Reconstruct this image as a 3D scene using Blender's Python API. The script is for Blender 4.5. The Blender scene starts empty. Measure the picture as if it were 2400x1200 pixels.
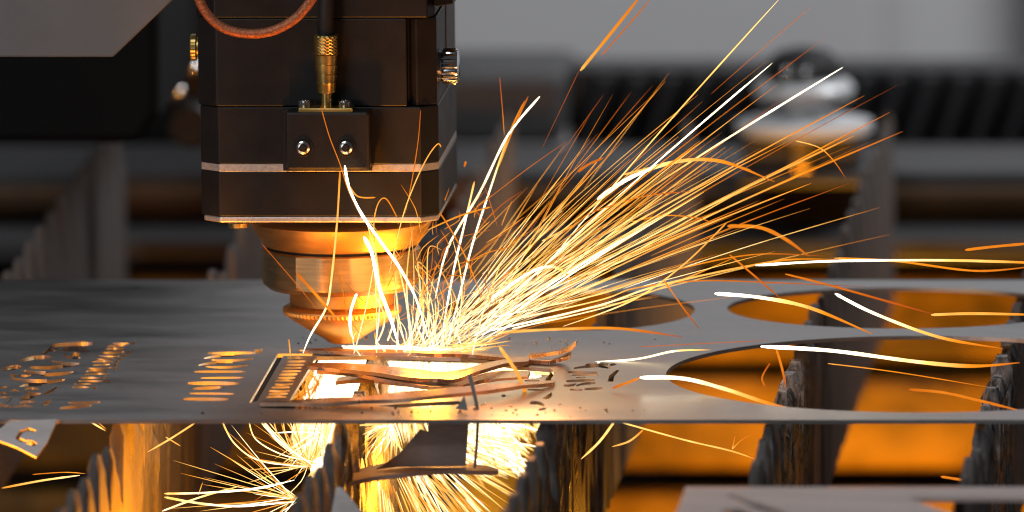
import bpy, bmesh, math, random
from mathutils import Vector, Matrix, noise
from mathutils.geometry import delaunay_2d_cdt
random.seed(7)
S = bpy.context.scene
C = S.collection
rad = math.radians

# ------------------------------------------------------------------ camera
FPX = 41000.0                      # focal length in photo pixels (2400 wide)
DIST = 6.85                        # metres from the cutting point
AZ, EL = rad(4.2), rad(8.0)
fw = Vector((-math.sin(AZ)*math.cos(EL), math.cos(AZ)*math.cos(EL), -math.sin(EL)))
R0 = Vector((math.cos(AZ), math.sin(AZ), 0)); U0 = R0.cross(fw)
roll = math.asin(math.sin(AZ)*math.sin(EL)/math.cos(AZ))
RR = R0*math.cos(roll) - U0*math.sin(roll); UU = U0*math.cos(roll) + R0*math.sin(roll)
CX, CY = 815.0, 812.0              # where the cutting point (world origin) lies in the photo
CAM = -DIST*fw + RR*((1200-CX)/FPX*DIST) + UU*((CY-600)/FPX*DIST)
cd = bpy.data.cameras.new('camera'); cam = bpy.data.objects.new('camera', cd); C.objects.link(cam)
M4 = Matrix((RR, UU, -fw)).transposed().to_4x4(); M4.translation = CAM; cam.matrix_world = M4
cd.sensor_width = 36.0; cd.lens = FPX/2400*36.0; cd.clip_start = 0.1; cd.clip_end = 100
cd.dof.use_dof = True; cd.dof.focus_distance = DIST - 0.07; cd.dof.aperture_fstop = cd.lens/62.0
S.camera = cam

# ------------------------------------------------------------------ light
S.view_settings.view_transform = 'Standard'; S.view_settings.look = 'None'
S.view_settings.exposure = 0.0; S.view_settings.gamma = 1.0; S.view_settings.use_curve_mapping = False
S.cycles.use_denoising = True; S.cycles.filter_width = 1.1; S.cycles.sample_clamp_indirect = 4.0
S.cycles.max_bounces = 8; S.cycles.caustics_reflective = False; S.cycles.caustics_refractive = False
w = bpy.data.worlds.new('World'); S.world = w; w.use_nodes = True
w.node_tree.nodes['Background'].inputs[0].default_value = (0.9, 0.95, 1.0, 1)
w.node_tree.nodes['Background'].inputs[1].default_value = 0.045

def lamp(name, kind, loc, power, col, size=0.1, target=None, size_y=None):
    l = bpy.data.lights.new(name, kind); l.energy = power; l.color = col
    if kind == 'AREA':
        l.size = size
        if size_y: l.shape = 'RECTANGLE'; l.size_y = size_y
    else: l.shadow_soft_size = size
    o = bpy.data.objects.new(name, l); C.objects.link(o); o.location = loc
    if target is not None:
        o.rotation_euler = (Vector(target)-Vector(loc)).to_track_quat('-Z', 'Y').to_euler()
    return o
lamp('hall_light_front', 'AREA', (-0.9, -1.6, 2.0), 16.0, (0.93, 0.97, 1.0), 1.2, (0.05, 0, 0))
lamp('fill_light_side', 'AREA', (-1.5, -2.4, 0.5), 9.0, (0.95, 0.97, 1.0), 0.9, (0.05, 0, 0))  # added fill lamp, so the brass and screw fronts catch light
lamp('hall_light_rear', 'AREA', (1.0, 0.75, 1.2), 30.0, (0.97, 0.98, 1.0), 0.8, (0.65, 1.95, 0.75))
OR = (1.0, 0.32, 0.012)
lamp('cut_glow_above', 'POINT', (0.034, -0.024, 0.013), 0.28, (1.0, 0.38, 0.03), 0.006)
lamp('spark_fan_glow', 'POINT', (0.080, -0.150, 0.030), 0.26, (1.0, 0.37, 0.11), 0.02)
lamp('cut_glow_below', 'POINT', (0.035, -0.020, -0.050), 0.45, OR, 0.018)
lamp('spark_glow_left_below', 'POINT', (-0.038, -0.185, -0.098), 4.6, OR, 0.02)
lamp('spark_glow_far_left', 'POINT', (-0.125, -0.188, -0.060), 0.7, OR, 0.02)
lamp('spark_glow_bed', 'POINT', (0.150, 0.63, -0.210), 2.4, (1.0, 0.40, 0.02), 0.03)

# ------------------------------------------------------------------ pixel helpers
def ray(px, py):
    return (fw + RR*((px-1200)/FPX) - UU*((py-600)/FPX))
def onz(px, py, z=0.0):
    d = ray(px, py); return CAM + d*((z-CAM.z)/d.z)
def ony(px, py, Y=0.0):
    d = ray(px, py); return CAM + d*((Y-CAM.y)/d.y)

# ------------------------------------------------------------------ materials
def mat(name, base, rough=0.5, metal=0.0, var=0.0, vscale=(40, 40, 40), bump=0.0, bscale=200.0, rvar=0.0, col2=None, bstretch=(1, 1, 1), spec=0.5):
    m = bpy.data.materials.new(name); m.use_nodes = True
    nt = m.node_tree; b = nt.nodes['Principled BSDF']; L = nt.links.new
    b.inputs['Roughness'].default_value = rough; b.inputs['Metallic'].default_value = metal
    b.inputs['Base Color'].default_value = (*base, 1); b.inputs['Specular IOR Level'].default_value = spec
    tc = nt.nodes.new('ShaderNodeTexCoord')
    if var or rvar or col2:
        mp = nt.nodes.new('ShaderNodeMapping'); mp.inputs['Scale'].default_value = vscale
        nz = nt.nodes.new('ShaderNodeTexNoise'); nz.inputs['Scale'].default_value = 1.0
        nz.inputs['Detail'].default_value = 6; nz.inputs['Roughness'].default_value = 0.6
        L(tc.outputs['Object'], mp.inputs[0]); L(mp.outputs[0], nz.inputs[0])
        cr = nt.nodes.new('ShaderNodeValToRGB')
        c2 = col2 if col2 else tuple(c*(1+var) for c in base); c1 = base if col2 else tuple(c*(1-var) for c in base)
        cr.color_ramp.elements[0].color = (*c1, 1); cr.color_ramp.elements[1].color = (*c2, 1)
        cr.color_ramp.elements[0].position = 0.36; cr.color_ramp.elements[1].position = 0.64
        L(nz.outputs[0], cr.inputs[0]); L(cr.outputs[0], b.inputs['Base Color'])
        if rvar:
            mr = nt.nodes.new('ShaderNodeMapRange'); mr.inputs[1].default_value = 0.3; mr.inputs[2].default_value = 0.7
            mr.inputs[3].default_value = max(0.03, rough-rvar); mr.inputs[4].default_value = rough+rvar
            L(nz.outputs[0], mr.inputs[0]); L(mr.outputs[0], b.inputs['Roughness'])
    if bump:
        mp2 = nt.nodes.new('ShaderNodeMapping'); mp2.inputs['Scale'].default_value = bstretch
        n2 = nt.nodes.new('ShaderNodeTexNoise'); n2.inputs['Scale'].default_value = bscale; n2.inputs['Detail'].default_value = 5
        bp = nt.nodes.new('ShaderNodeBump'); bp.inputs['Strength'].default_value = bump; bp.inputs['Distance'].default_value = 0.0006
        L(tc.outputs['Object'], mp2.inputs[0]); L(mp2.outputs[0], n2.inputs[0]); L(n2.outputs[0], bp.inputs['Height']); L(bp.outputs[0], b.inputs['Normal'])
    return m
MT = {
 'sheet': mat('sheet_steel', (0.50, 0.49, 0.485), 0.34, 0.9, 0.14, (14, 45, 14), 0.08, 240, 0.07, bstretch=(1, 6, 1)),
 'edge': mat('cut_edge_steel', (0.68, 0.64, 0.58), 0.45, 0.3, 0.2, (400, 400, 80)),
 'offcut': mat('offcut_steel', (0.48, 0.43, 0.41), 0.45, 0.35, 0.25, (30, 90, 30), 0.15, 160, 0.1),
 'strip': mat('heat_browned_strip', (0.52, 0.34, 0.24), 0.30, 0.85, 0.12, (80, 80, 80), 0.15, 300, 0.08),
 'black': mat('black_anodised', (0.011, 0.010, 0.010), 0.46, 0.0, 0.15, (60, 60, 60), 0.12, 1800, 0.05, spec=0.4),
 'black_bracket': mat('black_bracket_paint', (0.013, 0.012, 0.012), 0.42, 0.0, 0.2, (90, 90, 90), 0.2, 2500, spec=0.4),
 'alu': mat('bare_aluminium', (0.66, 0.63, 0.62), 0.42, 0.6, 0.15, (700, 700, 700), 0.2, 2500),
 'brass': mat('brass', (0.80, 0.56, 0.18), 0.32, 1.0, 0.10, (60, 60, 300), rvar=0.06),
 'steel': mat('polished_steel', (0.62, 0.60, 0.58), 0.22, 1.0, 0.1, (100, 100, 100), rvar=0.05),
 'chrome': mat('chrome', (0.75, 0.75, 0.76), 0.10, 1.0),
 'ring': mat('brushed_ring_metal', (0.64, 0.42, 0.20), 0.38, 1.0, 0.15, (60, 60, 900), 0.08, 500, 0.06, bstretch=(1, 1, 8)),
 'copper': mat('copper_nozzle', (0.86, 0.48, 0.14), 0.48, 1.0, 0.12, (90, 90, 90), rvar=0.08),
 'neck': mat('cast_neck_metal', (0.66, 0.38, 0.13), 0.50, 1.0, 0.12, (80, 80, 300)),
 'dark': mat('dark_gap', (0.006, 0.006, 0.006), 0.6),
 'hose': mat('copper_braid', (0.58, 0.20, 0.09), 0.45, 0.5, 0.3, (900, 900, 900), 0.6, 1400),
 'rubber': mat('black_rubber', (0.012, 0.012, 0.013), 0.6, 0, 0.2),
 'slat': mat('burnt_slat_steel', (0.13, 0.12, 0.12), 0.46, 0.55, 0, (260, 130, 40), 0.5, 420, 0.15, col2=(0.34, 0.32, 0.31), bstretch=(1, 1, 0.25)),
 'slag': mat('slag_crust', (0.055, 0.053, 0.053), 0.25, 0.5, 0, (420, 420, 160), 0.5, 900, 0.14, col2=(0.36, 0.35, 0.345)),
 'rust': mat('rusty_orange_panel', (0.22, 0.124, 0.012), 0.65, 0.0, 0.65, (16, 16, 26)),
 'shaded_rust': mat('shaded_rust_panel', (0.10, 0.045, 0.012), 0.65, 0.0, 0.35, (9, 9, 16)),  # darker copy of the rust: gantry shade put into the colour
 'frame': mat('grey_frame_paint', (0.055, 0.055, 0.058), 0.5, 0.0, 0.12, (10, 10, 10)),
 'wall': mat('pale_grey_wall', (0.46, 0.46, 0.47), 0.7, 0.0, 0.04, (2, 2, 2)),
 'cover': mat('grey_cover_paint', (0.22, 0.225, 0.23), 0.5, 0.0, 0.06, (30, 30, 30), 0.1, 900),
 'bellow': mat('bellows_rubber', (0.026, 0.026, 0.028), 0.5, 0, 0.2),
 'bellow_edge': mat('bellows_edge', (0.034, 0.034, 0.037), 0.5, 0.1),
 'pale': mat('pale_sheet', (0.82, 0.66, 0.61), 0.45, 0.15, 0.12, (12, 40, 12)),
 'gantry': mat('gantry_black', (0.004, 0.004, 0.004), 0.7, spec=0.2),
 'clampm': mat('clamp_plating', (0.80, 0.82, 0.84), 0.35, 0.15),
 'block': mat('end_block_paint', (0.07, 0.07, 0.073), 0.55),
 'floor': mat('bed_floor_steel', (0.10, 0.06, 0.035), 0.7, 0.1, 0.3, (12, 12, 12)),
}
def emis_heat():
    m = bpy.data.materials.new('glowing_spark'); m.use_nodes = True; nt = m.node_tree; nt.nodes.clear()
    o = nt.nodes.new('ShaderNodeOutputMaterial'); e = nt.nodes.new('ShaderNodeEmission'); a = nt.nodes.new('ShaderNodeAttribute')
    a.attribute_name = 'heat_crust'; cr = nt.nodes.new('ShaderNodeValToRGB'); el = cr.color_ramp.elements
    el[0].position = 0; el[0].color = (0.42, 0.10, 0.03, 1); el[1].position = 1; el[1].color = (1, 0.90, 0.66, 1)
    for p, c in ((0.25, (0.9, 0.17, 0.015)), (0.5, (1, 0.30, 0.015)), (0.75, (1, 0.60, 0.15))):
        q = el.new(p); q.color = (*c, 1)
    mr = nt.nodes.new('ShaderNodeFloatCurve')
    cv = mr.mapping.curves[0]; cv.points[0].location = (0, 0.06); cv.points[1].location = (1, 1.0)
    for p in ((0.25, 0.14), (0.5, 0.24), (0.75, 0.38)): cv.points.new(*p)
    mr.mapping.update()
    mu = nt.nodes.new('ShaderNodeMath'); mu.operation = 'MULTIPLY'; mu.inputs[1].default_value = 4.5
    L = nt.links.new
    L(a.outputs['Fac'], cr.inputs[0]); L(a.outputs['Fac'], mr.inputs['Value']); L(mr.outputs[0], mu.inputs[0])
    L(cr.outputs[0], e.inputs[0]); L(mu.outputs[0], e.inputs[1]); L(e.outputs[0], o.inputs[0])
    m.cycles.emission_sampling = 'NONE'
    return m
MT['spark'] = emis_heat()
def slat_mix():
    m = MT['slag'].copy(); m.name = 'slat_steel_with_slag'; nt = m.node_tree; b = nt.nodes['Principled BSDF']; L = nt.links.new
    at = nt.nodes.new('ShaderNodeAttribute'); at.attribute_name = 'heat_crust'  # on slats this holds the slag crust amount, on sparks the heat
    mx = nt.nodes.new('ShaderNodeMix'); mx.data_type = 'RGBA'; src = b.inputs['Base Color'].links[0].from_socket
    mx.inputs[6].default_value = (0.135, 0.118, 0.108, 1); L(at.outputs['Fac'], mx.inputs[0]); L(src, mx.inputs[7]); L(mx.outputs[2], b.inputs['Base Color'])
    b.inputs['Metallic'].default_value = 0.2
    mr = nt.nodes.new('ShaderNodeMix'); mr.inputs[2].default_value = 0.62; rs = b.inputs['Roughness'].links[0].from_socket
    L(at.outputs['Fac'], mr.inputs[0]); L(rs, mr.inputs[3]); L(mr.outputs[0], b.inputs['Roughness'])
    return m
MT['slatmix'] = slat_mix()

# ------------------------------------------------------------------ mesh helpers
class MB:
    def __init__(s): s.v = []; s.f = []; s.h = []
    def quad_strip(s, rings, closed=True, caps=True):
        n = len(rings[0]); b = len(s.v)
        for r in rings: s.v += [tuple(p) for p in r]
        for i in range(len(rings)-1):
            for j in range(n if closed else n-1):
                a = b+i*n+j; c = b+i*n+(j+1) % n; s.f.append((a, c, c+n, a+n))
        if caps:
            s.f.append(tuple(b+j for j in range(n))[::-1]); s.f.append(tuple(b+(len(rings)-1)*n+j for j in range(n)))
        return s
    def prism(s, poly, z0, z1):
        return s.quad_strip([[(x, y, z0) for x, y in poly], [(x, y, z1) for x, y in poly]])
    def box(s, x0, x1, y0, y1, z0, z1):
        return s.prism([(x0, y0), (x1, y0), (x1, y1), (x0, y1)], z0, z1)
    def lathe(s, prof, cx, cy, n=64, mod=None):
        rings = []
        for k, (r, z) in enumerate(prof):
            ring = []
            for j in range(n):
                t = 2*math.pi*j/n; q = r*(mod(k, j, t) if mod else 1)
                ring.append((cx+q*math.cos(t), cy+q*math.sin(t), z))
            rings.append(ring)
        return s.quad_strip(rings)
    def lathe_x(s, prof, x0, cy, cz, n=40, mod=None):          # axis along X
        rings = []
        for k, (r, x) in enumerate(prof):
            rings.append([(x0+x, cy+r*(mod(k, j) if mod else 1)*math.cos(2*math.pi*j/n), cz+r*(mod(k, j) if mod else 1)*math.sin(2*math.pi*j/n)) for j in range(n)])
        return s.quad_strip(rings)
    def lathe_y(s, prof, cx, y0, cz, n=40, mod=None):
        rings = []
        for k, (r, y) in enumerate(prof):
            rings.append([(cx+r*(mod(k, j) if mod else 1)*math.cos(2*math.pi*j/n), y0+y, cz+r*(mod(k, j) if mod else 1)*math.sin(2*math.pi*j/n)) for j in range(n)])
        return s.quad_strip(rings)
    def tube(s, pts, rads, n=6, heats=None):
        rings = []; N = len(pts); up = Vector((0.13, -0.95, 0.28))
        for i, p in enumerate(pts):
            t = (pts[min(i+1, N-1)]-pts[max(i-1, 0)])
            if t.length < 1e-9: t = Vector((0, 0, 1))
            t.normalize(); a = t.cross(up)
            if a.length < 1e-3: a = t.cross(Vector((1, 0, 0)))
            a.normalize(); b = t.cross(a)
            rings.append([p+(a*math.cos(2*math.pi*j/n)+b*math.sin(2*math.pi*j/n))*rads[i] for j in range(n)])
            if heats is not None: s.h += [heats[i]]*n
        return s.quad_strip(rings)
    def build(s, name, m, parent=None, smooth=None, bevel=0, kind=None):
        me = bpy.data.meshes.new(name); me.from_pydata(s.v, [], s.f); me.update()
        bm = bmesh.new(); bm.from_mesh(me); bmesh.ops.recalc_face_normals(bm, faces=bm.faces); bm.to_mesh(me); bm.free()
        me.materials.append(MT[m])
        if s.h:
            at = me.attributes.new('heat_crust', 'FLOAT', 'POINT'); at.data.foreach_set('value', s.h)
        o = bpy.data.objects.new(name, me); C.objects.link(o)
        if parent: o.parent = parent
        if smooth is not None:
            me.polygons.foreach_set('use_smooth', [True]*len(me.polygons))
            me.set_sharp_from_angle(angle=rad(smooth))
        if bevel:
            md = o.modifiers.new('bevel', 'BEVEL'); md.width = bevel; md.segments = 2; md.limit_method = 'ANGLE'; md.angle_limit = rad(35)
        if kind: o['kind'] = kind
        return o
def tag(o, label, cat, group=None):
    o['label'] = label; o['category'] = cat
    if group: o['group'] = group
    return o
def empty(name, loc=(0, 0, 0)):
    o = bpy.data.objects.new(name, None); C.objects.link(o); o.location = loc; o.empty_display_size = 0.01; return o

# ------------------------------------------------------------------ structure: wall, floor of the bed
b = MB(); b.box(-1.6, 0.108, 1.95, 1.99, -0.9, 1.6); b.box(0.190, 2.2, 1.95, 1.99, -0.9, 1.6); b.box(-1.6, 2.2, 1.992, 2.02, -0.9, 1.6)
o = b.build('wall', 'wall', bevel=0.004); o['kind'] = 'structure'
b = MB(); b.box(-0.9, 1.1, -1.2, 1.9, -0.42, -0.40); o = b.build('floor', 'floor'); o['kind'] = 'structure'

# ------------------------------------------------------------------ machine bed rear frame
def ypx(y, Y): return ony(1200, y, Y).z
bed = tag(empty('machine_bed_frame', (0, 0.7, -0.4)), 'rear frame of the cutting bed, grey ledges over rust orange boards', 'machine frame')
bed_off = Vector((0, -0.7, 0.4))
def bpart(name, m, x0, x1, y0, y1, z0, z1, bv=0.002):
    b = MB(); b.box(x0, x1, y0-0.7, y1-0.7, z0+0.4, z1+0.4); return b.build(name, m, bed, bevel=bv)
z1 = ypx(402, 0.78); bpart('upper_ledge', 'frame', -0.6, 0.9, 0.78, 0.87, z1-0.012, z1)
z2 = ypx(562, 0.735); bpart('lower_ledge', 'frame', -0.6, 0.9, 0.735, 0.800, z2-0.010, z2)
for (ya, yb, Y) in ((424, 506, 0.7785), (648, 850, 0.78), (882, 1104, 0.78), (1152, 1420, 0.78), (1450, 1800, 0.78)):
    bpart('board', 'shaded_rust' if ya < 500 else 'rust', -0.6, 0.9, Y, Y+0.012, ypx(yb, Y), ypx(ya, Y), 0.006)
bpart('back_plate', 'dark', -0.6, 0.9, 0.872, 0.88, -0.40, ypx(400, 0.88))
bpart('light_baffle', 'frame', 0.020, 0.024, 0.06, 0.77, -0.399, -0.092)  # added baffle, keeps the bed lamp off the left boards
for X in (-0.45, 0.78): bpart('leg', 'frame', X, X+0.05, 0.815, 0.865, -0.40, z1-0.013)

# ------------------------------------------------------------------ support slats
def slat(X, y0, y1, seed, crust):
    b = MB(); step = 0.0022; n = int((y1-y0)/step); T = 0.0021; H = 0.084; P = 0.045; rows = 14
    L_, R_ = [], []; cr_at = []
    ph = random.random()*0.02
    for i in range(n+1):
        Y = y0+i*step
        u = ((Y+ph) % P)/P; k = math.floor((Y+ph)/P)
        tipv = 0.010*noise.noise(Vector((k*3.1, seed, 0)))
        if crust < 0.2: tipv *= 0.2
        # tooth: steep front flank, rounded tip, long back flank
        if u < 0.10: d = (1-u/0.10)
        elif u < 0.36: d = 0
        else: d = (u-0.36)/0.64
        top = -0.0030 - max(0, tipv) - 0.028*d**1.1
        near = max(0.0, 1-abs(Y+0.06)/0.30)*crust
        top -= near*0.005*max(0, noise.noise(Vector((Y*420, seed*3.3, 1))))
        cl, cr2 = [], []
        for r in range(rows+1):
            f = (r/rows)**0.75
            z = -H+(top+H)*f
            rid = max(0, noise.noise(Vector((Y*150, z*14, seed)))-0.12)*1.5
            blob = max(0, noise.noise(Vector((Y*330, z*330, seed+5)))) * max(0, 1-(-z)/0.05)
            fl = noise.noise(Vector((Y*26, z*5, seed+9)))*0.0004
            th = T+fl+rid*(0.0013+0.0020*near)+blob*0.0042*near + (0.0010*near if r > rows-5 else 0)
            rid2 = max(0, noise.noise(Vector((Y*150, z*14, seed+20)))-0.12)*1.5
            tl = T+rid2*(0.0004+0.0026*near)+blob*0.0042*near
            if r == rows: th *= 0.55; tl *= 0.55
            jy = 0.0012*near*noise.noise(Vector((Y*500, z*260, seed+30)))
            cr2.append((X+th, Y+jy, z)); cl.append((X-tl, Y+jy, z))
        L_.append(cl); R_.append(cr2)
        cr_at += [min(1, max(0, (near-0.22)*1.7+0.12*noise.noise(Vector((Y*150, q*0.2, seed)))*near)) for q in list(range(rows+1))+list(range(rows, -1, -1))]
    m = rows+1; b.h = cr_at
    for i in range(n+1): b.v += R_[i]+L_[i][::-1]
    w_ = 2*m
    for i in range(n):
        for j in range(w_):
            a = i*w_+j; c = i*w_+(j+1) % w_; b.f.append((a, c, c+w_, a+w_))
    b.f.append(tuple(range(w_))); b.f.append(tuple(n*w_+j for j in range(w_))[::-1])
    return b
slat_px = (-243, 265, 790, 1275, 1800, 2295)
sl_lab = ('support slat with clean sawtooth edge standing beyond the scripted end of the sheet',
          'sawtooth support slat glowing orange on its side under the slit lettering',
          'slag crusted support slat passing right under the cutting nozzle',
          'support slat with brown side, between the cutting opening and the middle round hole',
          'black slag crusted slat standing through the round holes nearest the cut',
          'black slag crusted slat at the far end of the round holes from the nozzle')
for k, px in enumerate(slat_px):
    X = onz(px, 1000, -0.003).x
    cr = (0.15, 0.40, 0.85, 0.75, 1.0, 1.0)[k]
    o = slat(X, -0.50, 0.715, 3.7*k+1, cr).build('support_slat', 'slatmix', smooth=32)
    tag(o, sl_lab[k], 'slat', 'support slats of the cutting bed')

# ------------------------------------------------------------------ sheet with cut-outs (2D curve fill, then mesh)
def pl(pts): return [(onz(x, y, 0).x, onz(x, y, 0).y) for x, y in pts]
def sheet_mesh(name, outline, holes, thick, m, z=0.0, pxspace=True):
    vs, fs = [], []
    for poly in [outline]+list(holes):
        if sum(poly[i-1][0]*poly[i][1]-poly[i][0]*poly[i-1][1] for i in range(len(poly))) < 0: poly = poly[::-1]
        fs.append(list(range(len(vs), len(vs)+len(poly)))); vs += [Vector((x, y)) for x, y in poly]
    # triangulate with every outline as a constraint, then keep what lies in no hole
    ov, oe, of, _, _, fid = delaunay_2d_cdt(vs, [], fs, 1, 1e-7)
    h = thick/2; keep = [f for f, ids in zip(of, fid) if list(ids) == [0]]
    cnt = {}
    for f in keep:
        for i in range(len(f)): cnt[(f[i], f[(i+1) % len(f)])] = 1
    bm = bmesh.new(); top = [bm.verts.new((p.x, p.y, h)) for p in ov]; bot = [bm.verts.new((p.x, p.y, -h)) for p in ov]
    for f in keep:
        bm.faces.new([top[i] for i in f]); bm.faces.new([bot[i] for i in reversed(f)])
    for (i, j) in cnt:
        if (j, i) not in cnt: bm.faces.new([top[i], bot[i], bot[j], top[j]])
    bmesh.ops.delete(bm, geom=[v for v in bm.verts if not v.link_faces], context='VERTS')
    me = bpy.data.meshes.new(name)
    bmesh.ops.recalc_face_normals(bm, faces=bm.faces)
    for f in bm.faces: f.smooth = False; f.material_index = 1 if abs(f.normal.z) < 0.5 else 0
    bm.to_mesh(me); bm.free(); me.materials.clear(); me.materials.append(MT[m]); me.materials.append(MT['edge'])
    o = bpy.data.objects.new(name, me); C.objects.link(o); o.location.z = z; return o
def ell(cx, cy, a, bb, n=96):
    return [(cx+a*math.cos(2*math.pi*i/n), cy+bb*math.sin(2*math.pi*i/n)) for i in range(n)]
def slit(x0, y0, x1, y1, t=4.0, bow=0.0, taper=0.5, n=12):
    """a slot in photo pixels from end to end, thickness t, bowed by bow"""
    up, dn = [], []
    for i in range(n+1):
        u = i/n; x = x0+(x1-x0)*u; y = y0+(y1-y0)*u+bow*4*u*(1-u); h = 1.55*t/2*(taper+(1-taper)*math.sin(math.pi*u)**0.6)
        up.append((x+h*0.5, y-h)); dn.append((x-h*0.5, y+h))
    return up+dn[::-1]
holes_px = []
H = holes_px.append
H(ell(2155, 877, 594, 90)); H(ell(2109, 722, 404, 48)); H(ell(1335, 726, 293, 49))
# main opening round the cut and the lens shaped slit before it
H([(741, 836), (900, 834), (1080, 838), (1150, 846), (1212, 858), (1292, 864), (1302, 876), (1255, 886), (1170, 893), (1050, 912), (850, 934), (674, 945)])
H([(885, 951), (950, 946), (1010, 942), (1075, 940), (1092, 944), (1060, 950), (990, 955), (930, 955)])
# kerf beside the lettered tongue
H([(584, 944), (650, 829), (733, 829), (731, 834), (664, 834), (603, 940)])
H([(700, 820), (880, 817), (1060, 822), (1060, 825), (880, 822), (700, 823)])
# slit lettering on the tongue
yy = 842
for i in range(13):
    yy = 840+i*7.6; sh = (945-yy)*0.58
    x0 = 612+sh*0.98+random.uniform(-2, 4); x1 = 664+sh*0.98-random.uniform(2, 10)
    H(slit(x0+3, yy, x1+3, yy-random.uniform(0, 1), 3.4, random.choice((0, 0, 1.5, -1.5)), 0.7))
# slit lettering left of the tongue
for a in ((487, 828, 607, 827, 4.2), (430, 935, 535, 936, 5), (445, 922, 548, 923, 3.4), (452, 911, 520, 908, 5), (470, 886, 572, 885, 3.4), (455, 871, 575, 871, 4), (440, 898, 560, 899, 6)):
    H(slit(*a))
H(slit(594, 825, 613, 823, 6.5, 0, 0.9))
for (cx, cy) in ((540, 838), (527, 854)):
    H(slit(cx-62, cy+2, cx+20, cy-4, 4.5, -3, 0.4)); H(slit(cx-45, cy+5, cx+55, cy+2, 4, 3.5, 0.4)); 
# small letters further along
yy = 803
for i in range(15):
    yy = 804+i*7.4; x = 255+(804-yy)*0.78*1.05
    L0 = random.uniform(38, 62)
    H(slit(x+random.uniform(-3, 6), yy, x+L0, yy-random.uniform(-1, 2), random.uniform(2.6, 4.2), random.choice((0, 1.5, -1.5)), 0.5))
    if random.random() < 0.45: H(slit(x+L0+6, yy+1, x+L0+14, yy, 4.2, 0, 0.9))
# large script letters
for a in ((118, 810, 222, 805, 7, 0), (145, 821, 208, 824, 8, -5), (150, 833, 190, 838, 4, 3), (45, 846, 120, 838, 7, -3), (120, 846, 190, 852, 4.5, 3), (70, 861, 182, 853, 6, 4),
          (5, 866, 50, 860, 8, -1), (55, 868, 110, 872, 5, 3), (95, 878, 172, 872, 6, 2), (25, 886, 110, 890, 5, 4), (60, 895, 152, 890, 6, 3), (45, 906, 100, 903, 5, -3),
          (105, 922, 133, 908, 7, 2), (48, 936, 82, 930, 8, -2), (100, 948, 117, 942, 8, 0), (15, 946, 27, 934, 6, 0), (60, 918, 98, 922, 4, 3), (168, 830, 187, 833, 7, 0)):
    H(slit(*a, taper=0.35))
rs_ = random.Random(11)
def clear(x, y, w):
    return all(not (min(p[0] for p in h)-2 < x+w and max(p[0] for p in h)+2 > x and min(p[1] for p in h)-0.6 < y+2.4 and max(p[1] for p in h)+0.6 > y-2.4) for h in holes_px[-60:])
for i in range(900):
    y = rs_.uniform(814, 955); xr0 = 214-(y-805)*0.66; xl0 = max(-60, 118-(y-812)*1.5); w = rs_.uniform(14, 52); x = rs_.uniform(xl0, max(xl0+1, xr0-w))
    if clear(x, y, w): H(slit(x, y+rs_.uniform(-1, 2), x+w, y-rs_.uniform(0, 3), rs_.uniform(2.2, 4.2), rs_.choice((-3, -2, 2, 3)), 0.3))
H([(98, 829), (122, 810), (128, 810), (108, 829)])
for a in ((140, 957, 215, 950, 5, 0), (160, 944, 235, 942, 4, 1)): H(slit(*a, taper=0.4))
# border strokes and letters beside the opening
for a in ((1332, 872, 1400, 874, 4.5, 0), (1340, 879, 1402, 879, 2.6, 0), (1328, 893, 1394, 891, 4, 0), (1322, 903, 1350, 900, 4, 2), (1350, 904, 1395, 898, 4, -2), (1336, 913, 1365, 914, 3.5, 0), (1370, 912, 1412, 910, 4, 0),
          (1345, 863, 1425, 858, 4, -2), (1372, 855, 1430, 862, 5, -2), (1400, 849, 1426, 855, 4, 0), (1350, 885, 1372, 885, 2.2, 0)):
    H(slit(*a, taper=0.6))
H([(1424, 894), (1428, 880), (1445, 867), (1452, 868), (1440, 882), (1437, 895)])
H([(1428, 853), (1440, 851), (1446, 855), (1432, 858)])
H([(1276, 896), (1280, 884), (1296, 871), (1304, 873), (1292, 886), (1291, 897)])
H([(1271, 934), (1284, 925), (1293, 919), (1294, 929), (1284, 936)])
for a in ((1228, 884, 1262, 884, 3.4, 0), (1230, 892, 1264, 892, 3, 0), (1235, 902, 1266, 901, 4, 0), (1236, 913, 1276, 914, 3, 0), (1242, 944, 1276, 952, 6, -3), (1262, 960, 1280, 958, 4, 0), (1175, 927, 1185, 928, 3.5, 0)):
    H(slit(*a, taper=0.6))
for i in range(8): H(slit(690+i*13, 957-i*0.6, 695+i*13+random.uniform(0, 4), 956-i*0.6, 3, 0, 0.8))
holes = [pl(h) for h in holes_px]
# clip holes that run past the frame on the right: they stay whole, the sheet is larger than the frame
x_l = onz(-260, 985, 0).x
outline = pl([(-260, 984), (3100, 984), (3300, 656), (-60, 656)])
sheet = sheet_mesh('metal_sheet', outline, holes, 0.0015, 'sheet', -0.00075)
tag(sheet, 'large grey steel sheet with round holes and slit lettering, lying on the slats', 'metal sheet')

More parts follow.
